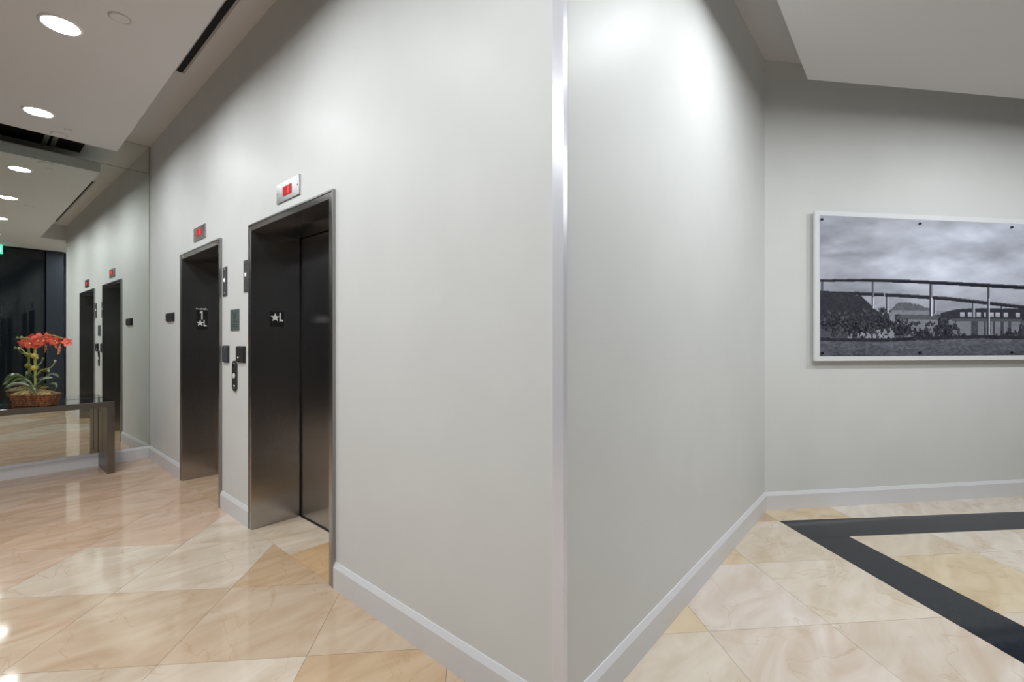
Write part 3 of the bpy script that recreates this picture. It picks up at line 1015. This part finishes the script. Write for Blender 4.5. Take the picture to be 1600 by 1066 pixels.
# picture coordinates: x along the print, y down, in fine pixels of the photographed print
rel = pts - np.array(EYE)
dep = rel @ np.array(FV)
X = ((rel @ np.array(RV)) / dep * FPX + 800 - 1240) * 3.553
vt = 1 - vv / ph
Y = 130 + vt * 783 + (X - 143) / 1136 * 18 * (1 - vt) - (X - 143) / 1136 * 7 * vt
n1 = fbm(X / 260 + Y / 500, Y / 110, 1); n2 = fbm(X / 60, Y / 28, 9); nf = fbm(X / 9, Y / 9, 20, 3); ng = fbm(X / 14, Y / 5, 30, 3)
sky = 150 + 46 * (n1 - .5) * 2 + 14 * (n2 - .5) + np.clip((X - 143) / 1100, 0, 1.2) * 22 + 18 * np.exp(-((Y - 420) / 90) ** 2)
sky -= 26 * np.exp(-((Y - (350 + 30 * (n2 - .5))) / 22) ** 2 - ((X - 300) / 150) ** 2)
I = sky
def put(mask, val):
    global I
    I = np.where(mask, val, I)


def curve(xs, ys): return np.interp(X, xs, ys)


# far hills, far bridge, land strip, water
put((Y > curve([520, 580, 640, 700, 752, 800], [668, 612, 608, 622, 640, 690]) + 14 * (nf - .5)) & (Y < 690), 95 + 40 * (nf - .5))
put((Y > 655) & (Y < 712) & (X > 470), 128 + 24 * (nf - .5))
put((Y > 676) & (Y < 705) & (X > 560) & (X < 900), 88 + 20 * (nf - .5))
fb = (X > 815) & (Y > curve([815, 900, 1000, 1279, 1900], [668, 645, 638, 636, 640])) & (Y < 700)
put(fb, 52 + 20 * (nf - .5))
for cx_ in (936, 980, 1028, 1062, 1100, 1134, 1178, 1245, 1300, 1360, 1420, 1480):
    put((abs(X - cx_) < (12 if cx_ not in (1062,) else 5)) & (Y > 662) & (Y < 688), 185 - (Y - 662) * 1.6)
put((Y > 697) & (Y < 712) & (X > 880), 84)
wat = (Y > 712) & (Y < 832) & (X > 560)
put(wat, 122 + 26 * (n2 - .5) - (Y - 712) * .05)
for cx_, w_ in ((998, 13), (1018, 6), (1083, 9), (1062, 6), (1112, 6), (1158, 9), (1200, 8), (1330, 8)):
    put(wat & (abs(X - cx_) < w_ + 3 * (n2 - .5)) & (Y < 812), 70 + 20 * (nf - .5))
# embankment
put((Y > curve([100, 340, 355, 455, 520], [548, 554, 556, 650, 700])) & (Y < 760) & (X < 520), 52 + 30 * (nf - .5))
put((X > 345) & (X < 372) & (Y > 556) & (Y < 572), 120)
# lower deck and its piers
lt = curve([335, 600, 860, 1050, 1279, 1900], [550, 560, 574, 594, 618, 700])
for cx_, y1, w_ in ((520, 668, 9), (785, 672, 9), (998, 690, 9), (1158, 640, 9), (1310, 660, 9)):
    put((abs(X - cx_) < w_) & (Y > lt + 8) & (Y < y1), np.where(X < cx_, 70, 165))
put((Y > lt) & (Y < lt + 21) & (X > 335), np.where(Y < lt + 5, 88, 44) + 12 * (nf - .5))
# upper deck and its piers
ut = curve([100, 400, 640, 900, 1279, 1900], [486, 478, 480, 488, 503, 548])
for cx_, y1, w_ in ((160, 550, 7), (440, 645, 7), (762, 685, 8), (1083, 830, 7), (1420, 830, 8), (1760, 830, 8)):
    put((abs(X - cx_) < w_) & (Y > ut + 8) & (Y < y1), np.where(X < cx_ + 1, 62, np.where(Y > 580, 195, 120)))
uw = curve([100, 1279], [15, 24])
put((Y > ut) & (Y < ut + uw), np.where(Y < ut + 5, 78, 34) + 10 * (nf - .5))
put((abs(X - 505) < 2) & (Y > 555) & (Y < 650), 170)
# bushes and grass
bush = np.full_like(X, -9.0)
for cx_, cy_, rx, ry in ((215, 715, 90, 60), (360, 735, 95, 85), (480, 720, 80, 70), (600, 745, 85, 70), (720, 785, 60, 50), (830, 755, 80, 65), (1200, 790, 70, 42),
                         (1330, 760, 90, 70), (1480, 740, 120, 90), (1680, 730, 140, 90), (940, 800, 50, 35), (1040, 822, 80, 16)):
    bush = np.maximum(bush, 1 - (abs(X - cx_) / (rx * 1.25)) ** 1.6 - (abs(Y - cy_ - 12) / (ry * 1.1)) ** 1.6)
bm_ = (bush + 3.2 * (fbm(X / 15, Y / 22, 44, 5) - .52) > .12) & (bush > -.9) & (Y < 850)
put((Y > 690) & (Y < 850) & (X < 300), 78 + 44 * (nf - .5))
put(bm_, 62 + 110 * (fbm(X / 7, Y / 10, 50, 4) - .5) - 14 * np.clip(bush, 0, 1))
gl = 822 + 10 * np.sin(X / 230) + 10 * (n2 - .5)
put((Y > gl - 20) & (Y < gl), 46 + 40 * (nf - .5))
put(Y >= gl, 92 + 60 * (ng - .5) + 30 * (n2 - .5) - (Y - 830) * .12)
I = np.clip(I, 12, 225) / 255.0
lum = np.where(I <= .04045, I / 12.92, ((I + .055) / 1.055) ** 2.4)
ink = np.stack([lum * .93, lum * .97, lum * 1.12 + .004], -1)
PRINT_GAIN = 1.35
ink = np.clip(ink * PRINT_GAIN, 0, 1)
me = bpy.data.meshes.new('print')
nv = (NU + 1) * (NV + 1)
me.vertices.add(nv)
me.vertices.foreach_set('co', (pts - np.array(a - PN * th)).reshape(-1).astype(np.float32))
ii, jj = np.meshgrid(np.arange(NU), np.arange(NV), indexing='ij')
q0 = (ii * (NV + 1) + jj).reshape(-1)
loops = np.stack([q0, q0 + NV + 1, q0 + NV + 2, q0 + 1], -1).reshape(-1)
me.loops.add(len(loops)); me.loops.foreach_set('vertex_index', loops.astype(np.int32))
me.polygons.add(len(q0)); me.polygons.foreach_set('loop_start', (np.arange(len(q0)) * 4).astype(np.int32))
me.update(calc_edges=True)
ca = me.color_attributes.new('ink', 'FLOAT_COLOR', 'POINT')
ca.data.foreach_set('color', np.concatenate([ink, np.ones((*ink.shape[:2], 1))], -1).reshape(-1).astype(np.float32))
me.materials.append(MATS['photo_print'])
pr = bpy.data.objects.new('print', me)
COL.objects.link(pr); pr.parent = t
bs = (hp(1565, 450) - hp(1421, 450)).length
b0 = (hp(1283.5, 450) - hp(1273.5, 450)).length
for k in range(4):
    for z in (ht - mg * 1.7, mg * 1.5):
        MB().lathe([(.0, .014), (.008, .013), (.010, .010), (.010, .0)], a + PD * (b0 + k * bs) + UV * z + PN * .001, 14, PN).build('standoff_bolt', 'bolt', t, smooth=False)
turn(t, PA)
